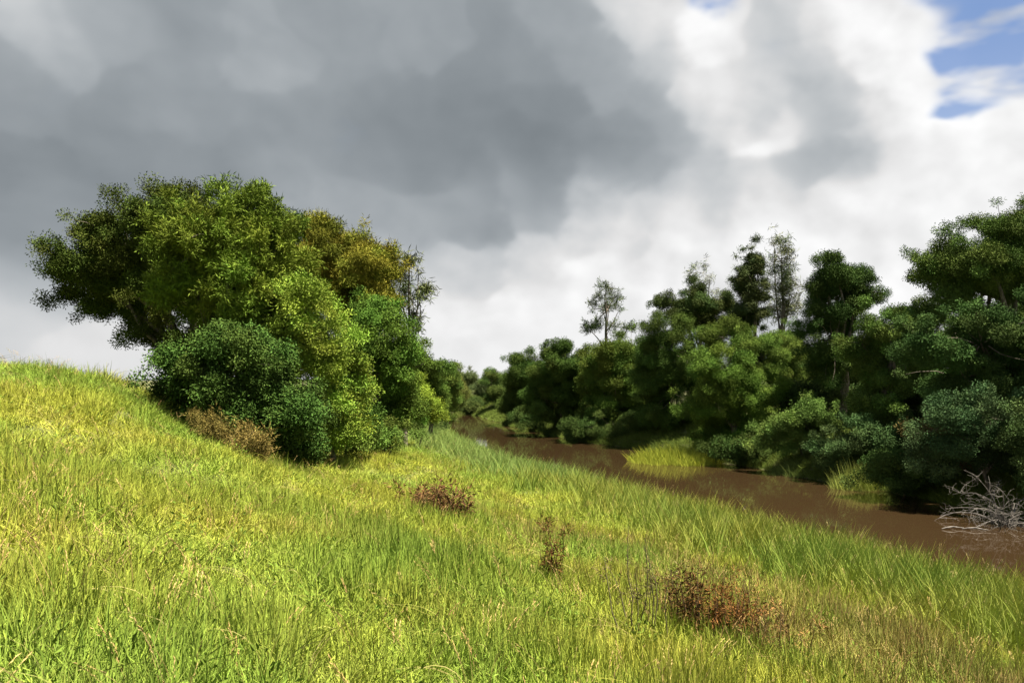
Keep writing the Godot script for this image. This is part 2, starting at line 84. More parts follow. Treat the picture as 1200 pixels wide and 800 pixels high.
	["shrub", "dark undergrowth behind the blue green shrub at the right edge", "shrubs on the far bank", "broad", Color(0.032, 0.050, 0.018), 0.50, 36.0, 0.06, Vector2(22.09, -35.00), [[21.67, 3.70, -34.39, 1.81, 1.23, 1.44], [23.75, 3.69, -34.80, 1.83, 1.47, 1.57]]],
]

var rng := RandomNumberGenerator.new()
var lump := FastNoiseLite.new()
var patch := FastNoiseLite.new()
var warp := FastNoiseLite.new()
var puff := FastNoiseLite.new()
var sky_rows := []
var sky_w := 3072
var sky_h := 1536
var used := {}
var sprays := {}
var bark: StandardMaterial3D
var leaf_material: StandardMaterial3D
var blade_material: StandardMaterial3D
var dead_material: StandardMaterial3D


# ---------------------------------------------------------------- small helpers
func table(xs: Array, ys: Array, x: float, descending := true) -> float:
	var n := xs.size()
	for i in n - 1:
		var a: float = xs[i]
		var b: float = xs[i + 1]
		if (descending and x >= b) or (not descending and x <= b) or i == n - 2:
			var t := clampf((x - a) / (b - a), 0.0, 1.0)
			return lerpf(ys[i], ys[i + 1], t)
	return ys[n - 1]


func smooth_table(xs: Array, ys: Array, x: float, reach: float, descending := true) -> float:
	return (table(xs, ys, x, descending) * 2.0 + table(xs, ys, x - reach, descending) + table(xs, ys, x + reach, descending)) / 4.0


func near_edge(z: float) -> float:
	return smooth_table(NEAR_Z, NEAR_X, z, 3.0) + 0.35 * lump.get_noise_2d(z * 1.3, 77.0)


func far_edge(z: float) -> float:
	return smooth_table(FAR_Z, FAR_X, z, 2.5) + 0.5 * lump.get_noise_2d(z * 1.5, -40.0)


func height(x: float, z: float) -> float:
	var xn := near_edge(z)
	var xf := far_edge(z)
	if x < xn:
		var s := xn - x
		var rows := BANK_Z.size()
		var h := 0.0
		for i in rows - 1:
			var a: float = BANK_Z[i]
			var b: float = BANK_Z[i + 1]
			if z >= b or i == rows - 2:
				var t := smoothstep(0.0, 1.0, clampf((z - a) / (b - a), 0.0, 1.0))
				var ha := smooth_table(BANK_S, BANK_H[i], s, minf(1.2, s), false)
				var hb := smooth_table(BANK_S, BANK_H[i + 1], s, minf(1.2, s), false)
				h = lerpf(ha, hb, t)
				break
		return h + 0.16 * lump.get_noise_2d(x, z) * smoothstep(0.0, 3.0, s) + 0.05 * lump.get_noise_2d(x * 4.0, z * 4.0) * smoothstep(0.0, 3.0, s)
	if x > xf:
		var r := x - xf
		var h := 0.55 * smoothstep(0.0, 1.0, r) + 1.3 * smoothstep(0.6, 5.0, r) + 1.2 * smoothstep(4.0, 30.0, r)
		return h + 0.3 * lump.get_noise_2d(x, z) * smoothstep(0.5, 5.0, r)
	var d := minf(x - xn, xf - x)
	var bed := -0.9 * smoothstep(0.0, 2.0, d)
	# a low mud spit where the bright reeds stand
	var e := Vector2((x - 9.2) / 2.0, (z + 45.8) / 2.0).length()
	return maxf(bed, 0.10 * (1.0 - e) - 0.06) if e < 1.6 else bed


func numbered(called: String) -> String:
	if not used.has(called):
		used[called] = 0
		return called
	used[called] += 1
	return "%s_%03d" % [called, used[called]]


func thing(called: String, label: String, category: String, at: Vector3, group := "") -> Node3D:
	var o := Node3D.new()
	o.name = numbered(called)
	add_child(o)
	o.position = at
	o.set_meta("label", label)
	o.set_meta("category", category)
	if group:
		o.set_meta("group", group)
	return o


func part(called: String, mesh: Mesh, material: Material, parent: Node3D) -> MeshInstance3D:
	var o := MeshInstance3D.new()
	o.name = called
	o.mesh = mesh
	o.material_override = material
	parent.add_child(o, true)
	return o


class Shape:
	var v := PackedVector3Array()
	var n := PackedVector3Array()
	var c := PackedColorArray()
	var i := PackedInt32Array()

	func mesh(with_normals := true) -> ArrayMesh:
		var a := []
		a.resize(Mesh.ARRAY_MAX)
		a[Mesh.ARRAY_VERTEX] = v
		if with_normals and n.size() == v.size():
			a[Mesh.ARRAY_NORMAL] = n
		if c.size() == v.size():
			a[Mesh.ARRAY_COLOR] = c
		a[Mesh.ARRAY_INDEX] = i
		var m := ArrayMesh.new()
		m.add_surface_from_arrays(Mesh.PRIMITIVE_TRIANGLES, a)
		return m

	func tube(points: Array, radii: Array, sides := 6) -> void:
		var first := v.size()
		var count := points.size()
		var side := Vector3.RIGHT
		for k in count:
			var along: Vector3 = (points[mini(k + 1, count - 1)] - points[maxi(k - 1, 0)]).normalized()
			side = (side - along * side.dot(along))
			if side.length() < 0.05:
				side = along.cross(Vector3.FORWARD)
			side = side.normalized()
			var other := along.cross(side)
			for s in sides:
				var ang := TAU * s / sides
				var out := side * cos(ang) + other * sin(ang)
				v.append(points[k] + out * radii[k])
				n.append(out)
		for k in count - 1:
			for s in sides:
				var a := first + k * sides + s
				var b := first + k * sides + (s + 1) % sides
				i.append_array([a, a + sides, b, b, a + sides, b + sides])

	func leaf(at: Vector3, along: Vector3, across: Vector3, long: float, wide: float, tint: Color, fold := 0.25) -> void:
		var up := along.cross(across).normalized() * wide * fold
		var k := v.size()
		v.append_array([at, at + along * long * 0.45 + across * wide * 0.5 + up, at + along * long, at + along * long * 0.45 - across * wide * 0.5 + up])
		c.append_array([tint, tint, tint, tint])
		i.append_array([k, k + 1, k + 2, k, k + 2, k + 3])

	func blade(at: Vector3, aim: Vector3, bend: Vector3, long: float, wide: float, tint: Color, steps := 3) -> void:
		var k := v.size()
		var across := aim.cross(Vector3(bend.z + 0.01, 0.3, -bend.x)).normalized()
		for s in steps:
			var t := float(s) / steps
			var p := at + aim * long * t + bend * long * t * t
			var w := wide * (1.0 - 0.75 * t * t) * 0.5
			v.append_array([p - across * w, p + across * w])
			c.append_array([tint, tint])
		v.append(at + aim * long + bend * long)
		c.append(tint)
		for s in steps - 1:
			var a := k + s * 2
			i.append_array([a, a + 1, a + 2, a + 1, a + 3, a + 2])
		var e := k + (steps - 1) * 2
		i.append_array([e, e + 1, e + 2])


func unit() -> Vector3:
	var y := rng.randf_range(-1.0, 1.0)
	var a := rng.randf() * TAU
	var r := sqrt(1.0 - y * y)
	return Vector3(r * cos(a), y, r * sin(a))


func any_across(d: Vector3) -> Vector3:
	var u := unit()
	u -= d * u.dot(d)
	return u.normalized() if u.length() > 0.01 else d.cross(Vector3.RIGHT).normalized()


func shade_of(spread: float) -> Color:
	var k := rng.randf_range(1.0 - spread, 1.0 + spread)
	return Color(k * rng.randf_range(0.92, 1.1), k, k * rng.randf_range(0.85, 1.1))


# ---------------------------------------------------------------- sky
func fbm(p: Vector3) -> float:
	return warp.get_noise_3dv(p)


func sky_row(row: int) -> void:
	var line := PackedFloat32Array()
	line.resize(sky_w * 3)
	var el := 90.0 - 180.0 * (row + 0.5) / sky_h
	var ce := cos(deg_to_rad(el))
	var se := sin(deg_to_rad(el))
	for col in sky_w:
		var az := 360.0 * (col + 0.5) / sky_w
		var ar := deg_to_rad(az)
		if az > 180.0:
			az -= 360.0
		var d := Vector3(sin(ar) * ce, se, -cos(ar) * ce)
		var q := Vector3(d.x, se * 1.3, d.z) * 200.0
		var w1 := fbm(q)
		var w2 := fbm(q + Vector3(310, 40, 170))
		# heaped puffs; towards_sun gives each its lit and its shaded side
		var pq := q * 1.1
		var n1 := puff.get_noise_3dv(pq)
		var n2 := puff.get_noise_3dv(pq + SUN_SIDE * 4.5)
		var b1 := n1
		var relief := clampf((n1 - n2) * 1.2, -0.5, 0.5)
		var wide := fbm(q * 0.4 + Vector3(70, 900, 20))
		# brightness of the cloud deck anywhere
		var bright := 0.44 + 0.55 * wide + 0.25 * w2
		var hole := smoothstep(0.18, 0.45, fbm(q * 0.5 + Vector3(-500, 60, 33)) + 0.12 * b1)
		if absf(az) < 48.0 and el < 34.0:
			var pa := az + 1.6 * w1 + 1.3 * b1
			var pe := el + 1.0 * w2 - 0.9 * b1
			var ca := az + 2.4 * w1 + 2.6 * n1
			var ce2 := el + 1.5 * w2 - 2.0 * n2
			var crisp := 0.0
			var crisp_weight := 1e-30
			var sum := 0.0
			var weight := 0.0
			for k: Vector3 in CLOUD_POINTS:
				var da := (pa - k.x) / 2.0
				var de := (pe - k.y) / 1.5
				var e := da * da + de * de
				if e > 50.0:
					continue
				var g := exp(-e * 0.5)
				sum += g * k.z
				weight += g
				# the same with crisp borders, for the edges of the heaped clouds
				e = pow((ca - k.x) / 0.9, 2.0) + pow((ce2 - k.y) / 0.72, 2.0)
				g = exp(-minf(e, 900.0) * 0.5) + 1e-30
				crisp += g * k.z
				crisp_weight += g
			var held := weight / (weight + 0.002)
			bright = lerpf(bright, lerpf(sum / maxf(weight, 1e-6), crisp / crisp_weight, 0.5), held)
			var open := 0.0
			for k: Array in BLUE_HOLES:
				var da: float = (ca - k[0]) / k[2]
				var de: float = (ce2 - k[1]) / k[3]
				open += exp(-(da * da + de * de) * 0.7)
			var wisp := fbm(Vector3(d.x + 0.5 * se, se * 3.0, d.z) * 420.0)
			hole = lerpf(hole, smoothstep(0.12, 0.8, open - 0.3 * b1) * clampf(0.8 + 1.5 * wisp, 0.15, 1.0), held)
		bright *= 1.0 + (0.10 * b1 + 0.24 * relief + 0.08 * w1) * smoothstep(-2.0, 8.0, el) * lerpf(0.55, 1.0, smoothstep(0.25, 0.6, bright))
		bright = clampf(bright * 0.97 + 0.05, 0.15, 1.1)
		# thin bright veil towards the horizon
		bright = lerpf(bright, maxf(bright, 0.72), 0.55 * smoothstep(9.0, 0.0, el))
		var grey := clampf((0.75 - bright) / 0.6, 0.0, 1.0)
		var cloud := Vector3(1.0 - 0.13 * grey, 1.0, 1.0 + 0.10 * grey) * bright
		var blue := Vector3(0.20, 0.34, 0.66).lerp(Vector3(0.55, 0.68, 0.86), smoothstep(22.0, 2.0, el))
		var c := cloud.lerp(blue, clampf(hole, 0.0, 1.0) * 0.9)
		line[col * 3] = c.x
		line[col * 3 + 1] = c.y
		line[col * 3 + 2] = c.z
	sky_rows[row] = line


func make_sky() -> Sky:
	warp.seed = 11
	warp.noise_type = FastNoiseLite.TYPE_SIMPLEX_SMOOTH
	warp.frequency = 0.02
	warp.fractal_octaves = 4
	puff.seed = 23
	puff.noise_type = FastNoiseLite.TYPE_SIMPLEX_SMOOTH
	puff.frequency = 0.03
	puff.fractal_octaves = 5
	puff.fractal_gain = 0.45
	var half := sky_h / 2
	sky_rows.resize(half)
	var job := WorkerThreadPool.add_group_task(sky_row, half)
	WorkerThreadPool.wait_for_group_task_completion(job)
	var all := PackedFloat32Array()
	for r in half:
		all.append_array(sky_rows[r])
	var below := PackedFloat32Array()
	below.resize(sky_w * 3)
	for k in sky_w * 3:
		below[k] = [0.16, 0.18, 0.10][k % 3]
	for r in sky_h - half:
		all.append_array(below)
	sky_rows.clear()
	var im := Image.create_from_data(sky_w, sky_h, false, Image.FORMAT_RGBF, all.to_byte_array())
	var m := PanoramaSkyMaterial.new()
	m.panorama = ImageTexture.create_from_image(im)
	m.energy_multiplier = 1.0 / EXPOSURE
	var s := Sky.new()
	s.sky_material = m
	return s


# ---------------------------------------------------------------- leaf sprays and grass tufts
func make_spray(kind: String) -> ArrayMesh:
	var s := Shape.new()
	match kind:
		"broad":
			for k in 30:
				var t := rng.randf()
				var out := (unit() + Vector3(0, 0.25, 0)).normalized()
				var at := Vector3(0, t * 0.34 - 0.1, 0) + out * rng.randf_range(0.02, 0.13)
				s.leaf(at, out, any_across(out), rng.randf_range(0.055, 0.095), rng.randf_range(0.026, 0.042), shade_of(0.22))
		"fine":
			for k in 34:
				var out := (unit() * 0.8 + Vector3(0, 0.45, 0)).normalized()
				var at := Vector3(0, rng.randf() * 0.4 - 0.12, 0) + out * rng.randf_range(0.02, 0.12)
				s.leaf(at, out, any_across(out), rng.randf_range(0.10, 0.17), rng.randf_range(0.018, 0.034), shade_of(0.22))
		"needle":
			for k in 16:
				var out := (unit() * 0.55 + Vector3(0, -0.1, 0)).normalized()
				var at := Vector3(0, rng.randf() * 0.3, 0) + out * rng.randf_range(0.0, 0.1)
				s.leaf(at, (out + Vector3(0, -0.45, 0)).normalized(), any_across(out), rng.randf_range(0.2, 0.36), 0.03, shade_of(0.2), 0.1)
	return s.mesh(false)


func make_tuft(kind: String) -> ArrayMesh:
	var s := Shape.new()
	match kind:
		"meadow":
			for k in 36:
				var a := rng.randf() * TAU
				var d := Vector3(cos(a), 0, sin(a))
				var tint := shade_of(0.28)
				if rng.randf() < 0.15:
					tint = Color(1.75, 1.35, 3.6) * rng.randf_range(0.6, 1.1)
				var lean := unit() * Vector3(1, 0.25, 1)
				s.blade(d * rng.randf_range(0.0, 0.16) + Vector3(0, -0.03, 0), (Vector3.UP + lean * rng.randf_range(0.1, 1.1)).normalized(), (d * 0.4 + unit()) * rng.randf_range(0.15, 0.6) - Vector3(0, rng.randf_range(0.0, 0.4), 0), rng.randf_range(0.10, 0.38), rng.randf_range(0.004, 0.010), tint)
		"short":
			for k in 34:
				var a := rng.randf() * TAU
				var d := Vector3(cos(a), 0, sin(a))
				var lean := unit() * Vector3(1, 0.2, 1)
				s.blade(d * rng.randf_range(0.0, 0.18) + Vector3(0, -0.03, 0), (Vector3.UP + lean * rng.randf_range(0.2, 1.5)).normalized(), (d * 0.4 + unit()) * rng.randf_range(0.15, 0.6) - Vector3(0, rng.randf_range(0.0, 0.3), 0), rng.randf_range(0.08, 0.26), rng.randf_range(0.004, 0.009), shade_of(0.3))
		"arch":
			# a few long blades bowed over the rest
			for k in 5:
				var a := rng.randf() * TAU
				var d := Vector3(cos(a), 0, sin(a))
				s.blade(d * 0.05, (Vector3.UP + d * rng.randf_range(0.2, 0.6)).normalized(), d * rng.randf_range(0.5, 0.9) - Vector3(0, rng.randf_range(0.4, 0.9), 0), rng.randf_range(0.35, 0.65), rng.randf_range(0.005, 0.009), shade_of(0.25), 6)
		"leafy":
			# low broad-leaved weed
			for k in 16:
				var a := rng.randf() * TAU
				var d := Vector3(cos(a), rng.randf_range(0.1, 0.9), sin(a)).normalized()
				s.leaf(d * rng.randf_range(0.02, 0.12) + Vector3(0, rng.randf_range(0.0, 0.16), 0), d, any_across(d), rng.randf_range(0.03, 0.065), rng.randf_range(0.010, 0.020), shade_of(0.2))
		"reed":
			for k in 18:
				var a := rng.randf() * TAU
				var d := Vector3(cos(a), 0, sin(a))
				var tint := shade_of(0.22)
				if rng.randf() < 0.12:
					tint = Color(1.9, 1.4, 3.0)
				s.blade(d * rng.randf_range(0.0, 0.16) + Vector3(0, -0.05, 0), (Vector3.UP + d * rng.randf_range(0.0, 0.16)).normalized(), (d + unit() * 0.7) * rng.randf_range(0.03, 0.36) - Vector3(0, rng.randf_range(0.0, 0.35), 0), rng.randf_range(0.3, 1.15), rng.randf_range(0.013, 0.026), tint, 4)
		"seed":
			for k in 7:
				var a := rng.randf() * TAU
				var d := Vector3(cos(a), 0, sin(a))
				var long := rng.randf_range(0.4, 0.75)
				var aim := (Vector3.UP + d * rng.randf_range(0.05, 0.35)).normalized()
				var bend := d * rng.randf_range(0.05, 0.35) - Vector3(0, rng.randf_range(0.0, 0.15), 0)
				var at := d * rng.randf_range(0.0, 0.1)
				s.blade(at, aim, bend, long, 0.0035, shade_of(0.2), 4)
				var tip := at + (aim + bend) * long
				var out := (aim + bend * 2.0).normalized()
				for j in 7:
					s.leaf(tip - out * j * 0.018, (out + unit() * 0.4).normalized(), any_across(out), 0.028, 0.007, shade_of(0.25))
	return s.mesh(false)


func scatter(called: String, mesh: Mesh, material: Material, buffer: PackedFloat32Array, parent: Node) -> MultiMeshInstance3D:
	var mm := MultiMesh.new()
	mm.transform_format = MultiMesh.TRANSFORM_3D
	mm.use_colors = true
	mm.mesh = mesh
	mm.instance_count = buffer.size() / 16
	mm.buffer = buffer
	var o := MultiMeshInstance3D.new()
	o.name = called
	o.multimesh = mm
	o.material_override = material
	o.set_meta("kind", "stuff")
	parent.add_child(o, true)
	return o


func put(b: PackedFloat32Array, x: Vector3, y: Vector3, z: Vector3, at: Vector3, c: Color) -> void:
	b.append_array([x.x, y.x, z.x, at.x, x.y, y.y, z.y, at.y, x.z, y.z, z.z, at.z, c.r, c.g, c.b, 1.0])


# ---------------------------------------------------------------- trees and shrubs
func curve(a: Vector3, b: Vector3, sag: float, steps: int) -> Array:
	var out := []
	var off := any_across((b - a).normalized()) * sag * a.distance_to(b)
	for k in steps + 1:
		var t := float(k) / steps
		out.append(a.lerp(b, t) + off * sin(t * PI) + unit() * 0.02 * a.distance_to(b) * sin(t * PI))
	return out


func taper(from: float, to: float, steps: int) -> Array:
	var out := []
	for k in steps + 1:
		out.append(lerpf(from, to, float(k) / steps))
	return out


func grow_tree(t: Array, number: int) -> void:
	rng.seed = 1000 + number * 17
	var foot: Vector2 = t[8]
	var base := Vector3(foot.x, height(foot.x, foot.y) - 0.08, foot.y)
	var called: String = t[0]
	var category := "shrub" if called in ["shrub", "vine_mound"] else "tree"
	var root := thing(called, t[1], category, base, t[2])
	var lobes: Array = t[9].duplicate()
	# boughs between neighbouring lobes knit the crown together
	if float(t[6]) > 20.0:
		for k in lobes.size() - 1:
			var l0: Array = t[9][k]
			var l1: Array = t[9][(k + 1 + rng.randi() % 2) % t[9].size()]
			var gap := Vector3(l0[0] - l1[0], l0[1] - l1[1], l0[2] - l1[2])
			var f := rng.randf_range(0.35, 0.65)
			if gap.length() < (l0[3] + l1[3]) * 1.5:
				lobes.append([lerpf(l0[0], l1[0], f), lerpf(l0[1], l1[1], f) + rng.randf_range(-0.15, 0.2) * l0[4], lerpf(l0[2], l1[2], f) + rng.randf_range(-0.5, 0.8) * l0[5], minf(l0[3], l1[3]) * 0.45, minf(l0[4], l1[4]) * 0.5, minf(l0[5], l1[5]) * 0.5])
	var clump: float = t[5]
	var dens: float = t[6]
	var colour: Color = t[4] * 1.5
	colour.g *= 1.06
	var leaf: String = t[3]
	var reach: float = t[7]
	# trunk: from the foot towards the middle of the crown
	var mid := Vector3.ZERO
	var mass := 0.0
	var top := -1e9
	for l: Array in lobes:
		var vol: float = l[3] * l[4]
		mid += Vector3(l[0], l[1], l[2]) * vol
		mass += vol
		top = maxf(top, l[1])
	mid = mid / mass - base
	var ends := []
	var head := mid + Vector3(0, (top - base.y - mid.y) * 0.7, 0)
	var spine := curve(Vector3.ZERO, mid * 0.98, 0.05, 5)
	spine.append(head)
	var bole := Shape.new()
	bole.tube(spine, [reach * 1.25, reach, reach * 0.85, reach * 0.7, reach * 0.58, reach * 0.46, reach * 0.12], 8)
	part("trunk", bole.mesh(), bark, root)
	var b := PackedFloat32Array()
	for l: Array in lobes:
		var at := Vector3(l[0], l[1], l[2]) - base
		var rad := Vector3(maxf(l[3] - clump * 0.35, l[3] * 0.6), maxf(l[4] - clump * 0.35, l[4] * 0.6), maxf(l[5] - clump * 0.35, l[5] * 0.6))
		# a limb of its own to every lobe, with branches to its clumps
		var from: Vector3 = spine[2 + rng.randi() % 4]
		var limb := Shape.new()
		limb.tube(curve(from, at, 0.10, 4), taper(reach * 0.42, reach * 0.16, 4), 6)
		var area := 4.0 * PI * pow((pow(rad.x * rad.y, 1.6) + pow(rad.x * rad.z, 1.6) + pow(rad.y * rad.z, 1.6)) / 3.0, 1.0 / 1.6)
		var clumps := maxi(4, int(area / (PI * clump * clump) * 1.3))
		for k in clumps:
			var u := unit()
			var out := rng.randf_range(0.5, 0.98)
			var cr := clump * rng.randf_range(0.55, 1.2)
			if rng.randf() < 0.44:
				out = rng.randf_range(1.0, minf(1.55, 1.0 + 0.85 * clump / minf(rad.x, rad.y)))
				cr = clump * rng.randf_range(0.22, 0.55)
			var c := at + u * rad * out
			if k % 3 == 0:
				limb.tube(curve(at + (c - at) * 0.15, c, 0.12, 3), taper(reach * 0.13, reach * 0.03, 3), 4)
			if c.y + base.y < 0.25:
				continue
			var tint := rng.randf_range(0.72, 1.38)
			var warm := rng.randf_range(0.88, 1.18)
			var many := int(4.0 * PI * cr * cr * dens * 0.52)
			for j in many:
				var o := unit()
				o.y = o.y * 0.7 + 0.1
				var p := c + o * cr * pow(rng.randf(), 0.45)
				if p.y + base.y < 0.06:
					continue
				var y := (o * 0.7 + u * 0.5 + unit() * 0.6 + Vector3(0, 0.25 if leaf != "needle" else -0.1, 0)).normalized()
				var x := any_across(y)
				var z := x.cross(y)
				var size := rng.randf_range(0.8, 1.3) * (1.0 if dens > 40 else 1.3)
				var v := tint * rng.randf_range(0.82, 1.2)
				put(b, x * size, y * size, z * size, p, Color(colour.r * v * warm, colour.g * v, colour.b * v))
		part("limb", limb.mesh(), bark, root)
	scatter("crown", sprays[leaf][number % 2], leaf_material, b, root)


func _ready() -> void:
	# camera
	var camera := Camera3D.new()
	camera.name = "camera"
	camera.position = Vector3(0, 4.6, 0)
	camera.rotation.x = atan(45.0 / 950.0)
	camera.fov = rad_to_deg(2.0 * atan(400.0 / 950.0))
	camera.far = 4000.0
	camera.near = 0.05
	add_child(camera)
	# sky and exposure
	var env := Environment.new()
	env.background_mode = Environment.BG_SKY
	env.sky = make_sky()
	env.tonemap_mode = Environment.TONE_MAPPER_LINEAR
	env.tonemap_exposure = EXPOSURE
	env.sdfgi_enabled = true
	env.ssao_enabled = true
	env.ssil_enabled = true
	var we := WorldEnvironment.new()
	we.name = "world_environment"
	we.environment = env
	add_child(we)
	# sun: high, to the right and a little ahead
	var sun := DirectionalLight3D.new()
	sun.name = "sun"
	sun.light_color = Color(1.0, 0.95, 0.86)
	sun.light_energy = 1.6
	sun.light_angular_distance = 0.6
	sun.shadow_enabled = true
	var az := deg_to_rad(98.0)
	var el := deg_to_rad(72.0)
	sun.look_at_from_position(Vector3(sin(az) * cos(el), sin(el), -cos(az) * cos(el)) * 100.0, Vector3.ZERO)
	add_child(sun)

	rng.seed = 5
	lump.seed = 3
	lump.frequency = 0.11
	lump.fractal_octaves = 3
	patch.seed = 8
	patch.frequency = 0.16
	patch.fractal_octaves = 3
	materials()
	ground()
	water()
	for kind in ["broad", "fine", "needle"]:
		sprays[kind] = [make_spray(kind), make_spray(kind)]
	for k in TREES.size():
		grow_tree(TREES[k], k)
	grass()
	weeds()


func noise_texture(seed_: int, frequency: float, colors: Array, size := 512) -> NoiseTexture2D:
	var n := FastNoiseLite.new()
	n.seed = seed_
	n.frequency = frequency
	n.fractal_octaves = 5
	var g := Gradient.new()
	g.offsets = PackedFloat32Array([0.25, 0.5, 0.75])
	g.colors = PackedColorArray(colors)
	var t := NoiseTexture2D.new()
	t.width = size
	t.height = size
	t.seamless = true
	t.noise = n
	t.color_ramp = g
	return t


func lin(r: float, g: float, b: float) -> Color:
	return Color(r, g, b).linear_to_srgb()


func materials() -> void:
	bark = StandardMaterial3D.new()
	bark.resource_name = "bark"
	bark.albedo_texture = noise_texture(4, 0.03, [lin(0.05, 0.04, 0.03), lin(0.10, 0.085, 0.065), lin(0.17, 0.15, 0.125)], 256)
	bark.uv1_triplanar = true
	bark.uv1_scale = Vector3(1.5, 0.5, 1.5)
	bark.roughness = 0.9
	leaf_material = StandardMaterial3D.new()
	leaf_material.resource_name = "leaf"
	leaf_material.vertex_color_use_as_albedo = true
	leaf_material.roughness = 0.65
	leaf_material.metallic_specular = 0.1
	leaf_material.backlight = Color(0.75, 0.80, 0.35)
	leaf_material.cull_mode = BaseMaterial3D.CULL_DISABLED
	blade_material = leaf_material.duplicate()
	blade_material.resource_name = "grass_blade"
	blade_material.roughness = 0.6
	blade_material.backlight = Color(0.92, 0.95, 0.45)
	dead_material = leaf_material.duplicate()
	dead_material.resource_name = "dead_leaf"
	dead_material.roughness = 0.85
	dead_material.backlight = Color(0.5, 0.42, 0.3)


func ground() -> void:
	var xs := []
	var zs := []
	var x := -1500.0
	for step in [[-120.0, 230.0], [-40.0, 10.0], [-24.0, 1.0], [34.0, 0.4], [60.0, 2.0], [140.0, 10.0], [1500.0, 230.0]]:
		while x < step[0]:
			xs.append(x)
			x += step[1]
	var z := 1500.0
	for step in [[60.0, 240.0], [8.0, 6.0], [-62.0, 0.4], [-150.0, 1.5], [-220.0, 12.0], [-1800.0, 240.0]]:
		while z > step[0]:
			zs.append(z)
			z -= step[1]
	var s := Shape.new()
	for j in zs.size():
		for i in xs.size():
			s.v.append(Vector3(xs[i], height(xs[i], zs[j]), zs[j]))
	var w := xs.size()
	for j in zs.size() - 1:
		for i in w - 1:
			var a := j * w + i
			s.i.append_array([a, a + w, a + 1, a + 1, a + w, a + w + 1])
	s.n.resize(s.v.size())
	for j in zs.size():
		for i in w:
			var l := s.v[j * w + maxi(i - 1, 0)]
			var r := s.v[j * w + mini(i + 1, w - 1)]
			var f := s.v[maxi(j - 1, 0) * w + i]
			var k := s.v[mini(j + 1, zs.size() - 1) * w + i]
			s.n[j * w + i] = (f - k).cross(r - l).normalized()
	var m := StandardMaterial3D.new()
	m.resource_name = "thatch_and_soil"
	m.albedo_texture = noise_texture(9, 0.02, [lin(0.035, 0.038, 0.012), lin(0.052, 0.060, 0.016), lin(0.08, 0.08, 0.025)])
	m.uv1_triplanar = true
	m.uv1_world_triplanar = true
	m.uv1_scale = Vector3(0.31, 0.31, 0.31)
	m.roughness = 0.95
	var o := part("ground", s.mesh(), m, self)
	o.set_meta("kind", "structure")
	o.set_meta("label", "grassy earth bank sloping down to the brown river")


func water() -> void:
	var s := Shape.new()
	for p in [Vector3(-140, 0, 40), Vector3(60, 0, 40), Vector3(60, 0, -170), Vector3(-140, 0, -170)]:
		s.v.append(p)
		s.n.append(Vector3.UP)
	s.i.append_array([0, 2, 1, 0, 3, 2])
	var m := StandardMaterial3D.new()
	m.resource_name = "muddy_water"
	m.albedo_color = lin(0.024, 0.0150, 0.0072)
	m.roughness = 0.03
	m.metallic_specular = 0.7
	var n := FastNoiseLite.new()
	n.seed = 31
	n.frequency = 0.010
	n.fractal_octaves = 3
	var t := NoiseTexture2D.new()
	t.width = 512
	t.height = 512
	t.seamless = true
	t.as_normal_map = true
	t.bump_strength = 2.0
	t.noise = n
	m.normal_enabled = true
	m.normal_texture = t
	m.normal_scale = 0.07
	m.uv1_triplanar = true
	m.uv1_world_triplanar = true
	m.uv1_scale = Vector3(0.22, 0.22, 0.22)
	var o := part("river", s.mesh(), m, self)
	o.set_meta("kind", "structure")
	o.set_meta("label", "still brown muddy river mirroring the trees")


# ---------------------------------------------------------------- grass
func blade_colour(x: float, z: float) -> Color:
	var a := patch.get_noise_2d(x, z)
	var b := patch.get_noise_2d(x * 3.1 + 50.0, z * 3.1)
	var yellow := Color(0.275, 0.298, 0.045)
	var green := Color(0.185, 0.270, 0.045)
	var straw := Color(0.36, 0.29, 0.11)
	var c := green.lerp(yellow, clampf(0.55 + 1.1 * a + 0.5 * b, 0.0, 1.0))
	var s := near_edge(z) - x
	# dry, trampled weeds along the foot of the slope near the eye
	var dry := exp(-pow((s - 8.7) / 1.9, 2.0)) * smoothstep(-16.0, -10.0, z) * clampf(0.6 + 1.2 * b, 0.0, 1.0)
	c = c.lerp(straw, clampf(dry * 0.65 + maxf(0.0, b - 0.2) * 0.5, 0.0, 0.8))
	return c


func tuft(b: PackedFloat32Array, x: float, z: float, wide: float, tall: float, c: Color, lean := 0.15) -> void:
	var a := rng.randf() * TAU
	var y := (Vector3.UP + Vector3(rng.randf_range(-lean, lean), 0, rng.randf_range(-lean, lean))).normalized()
	var ax := Vector3(cos(a), 0, sin(a))
	ax = (ax - y * ax.dot(y)).normalized()
	var az := ax.cross(y)
	var v := rng.randf_range(0.8, 1.2)
	put(b, ax * wide, y * tall, az * wide, Vector3(x, height(x, z), z), Color(c.r * v, c.g * v, c.b * v))


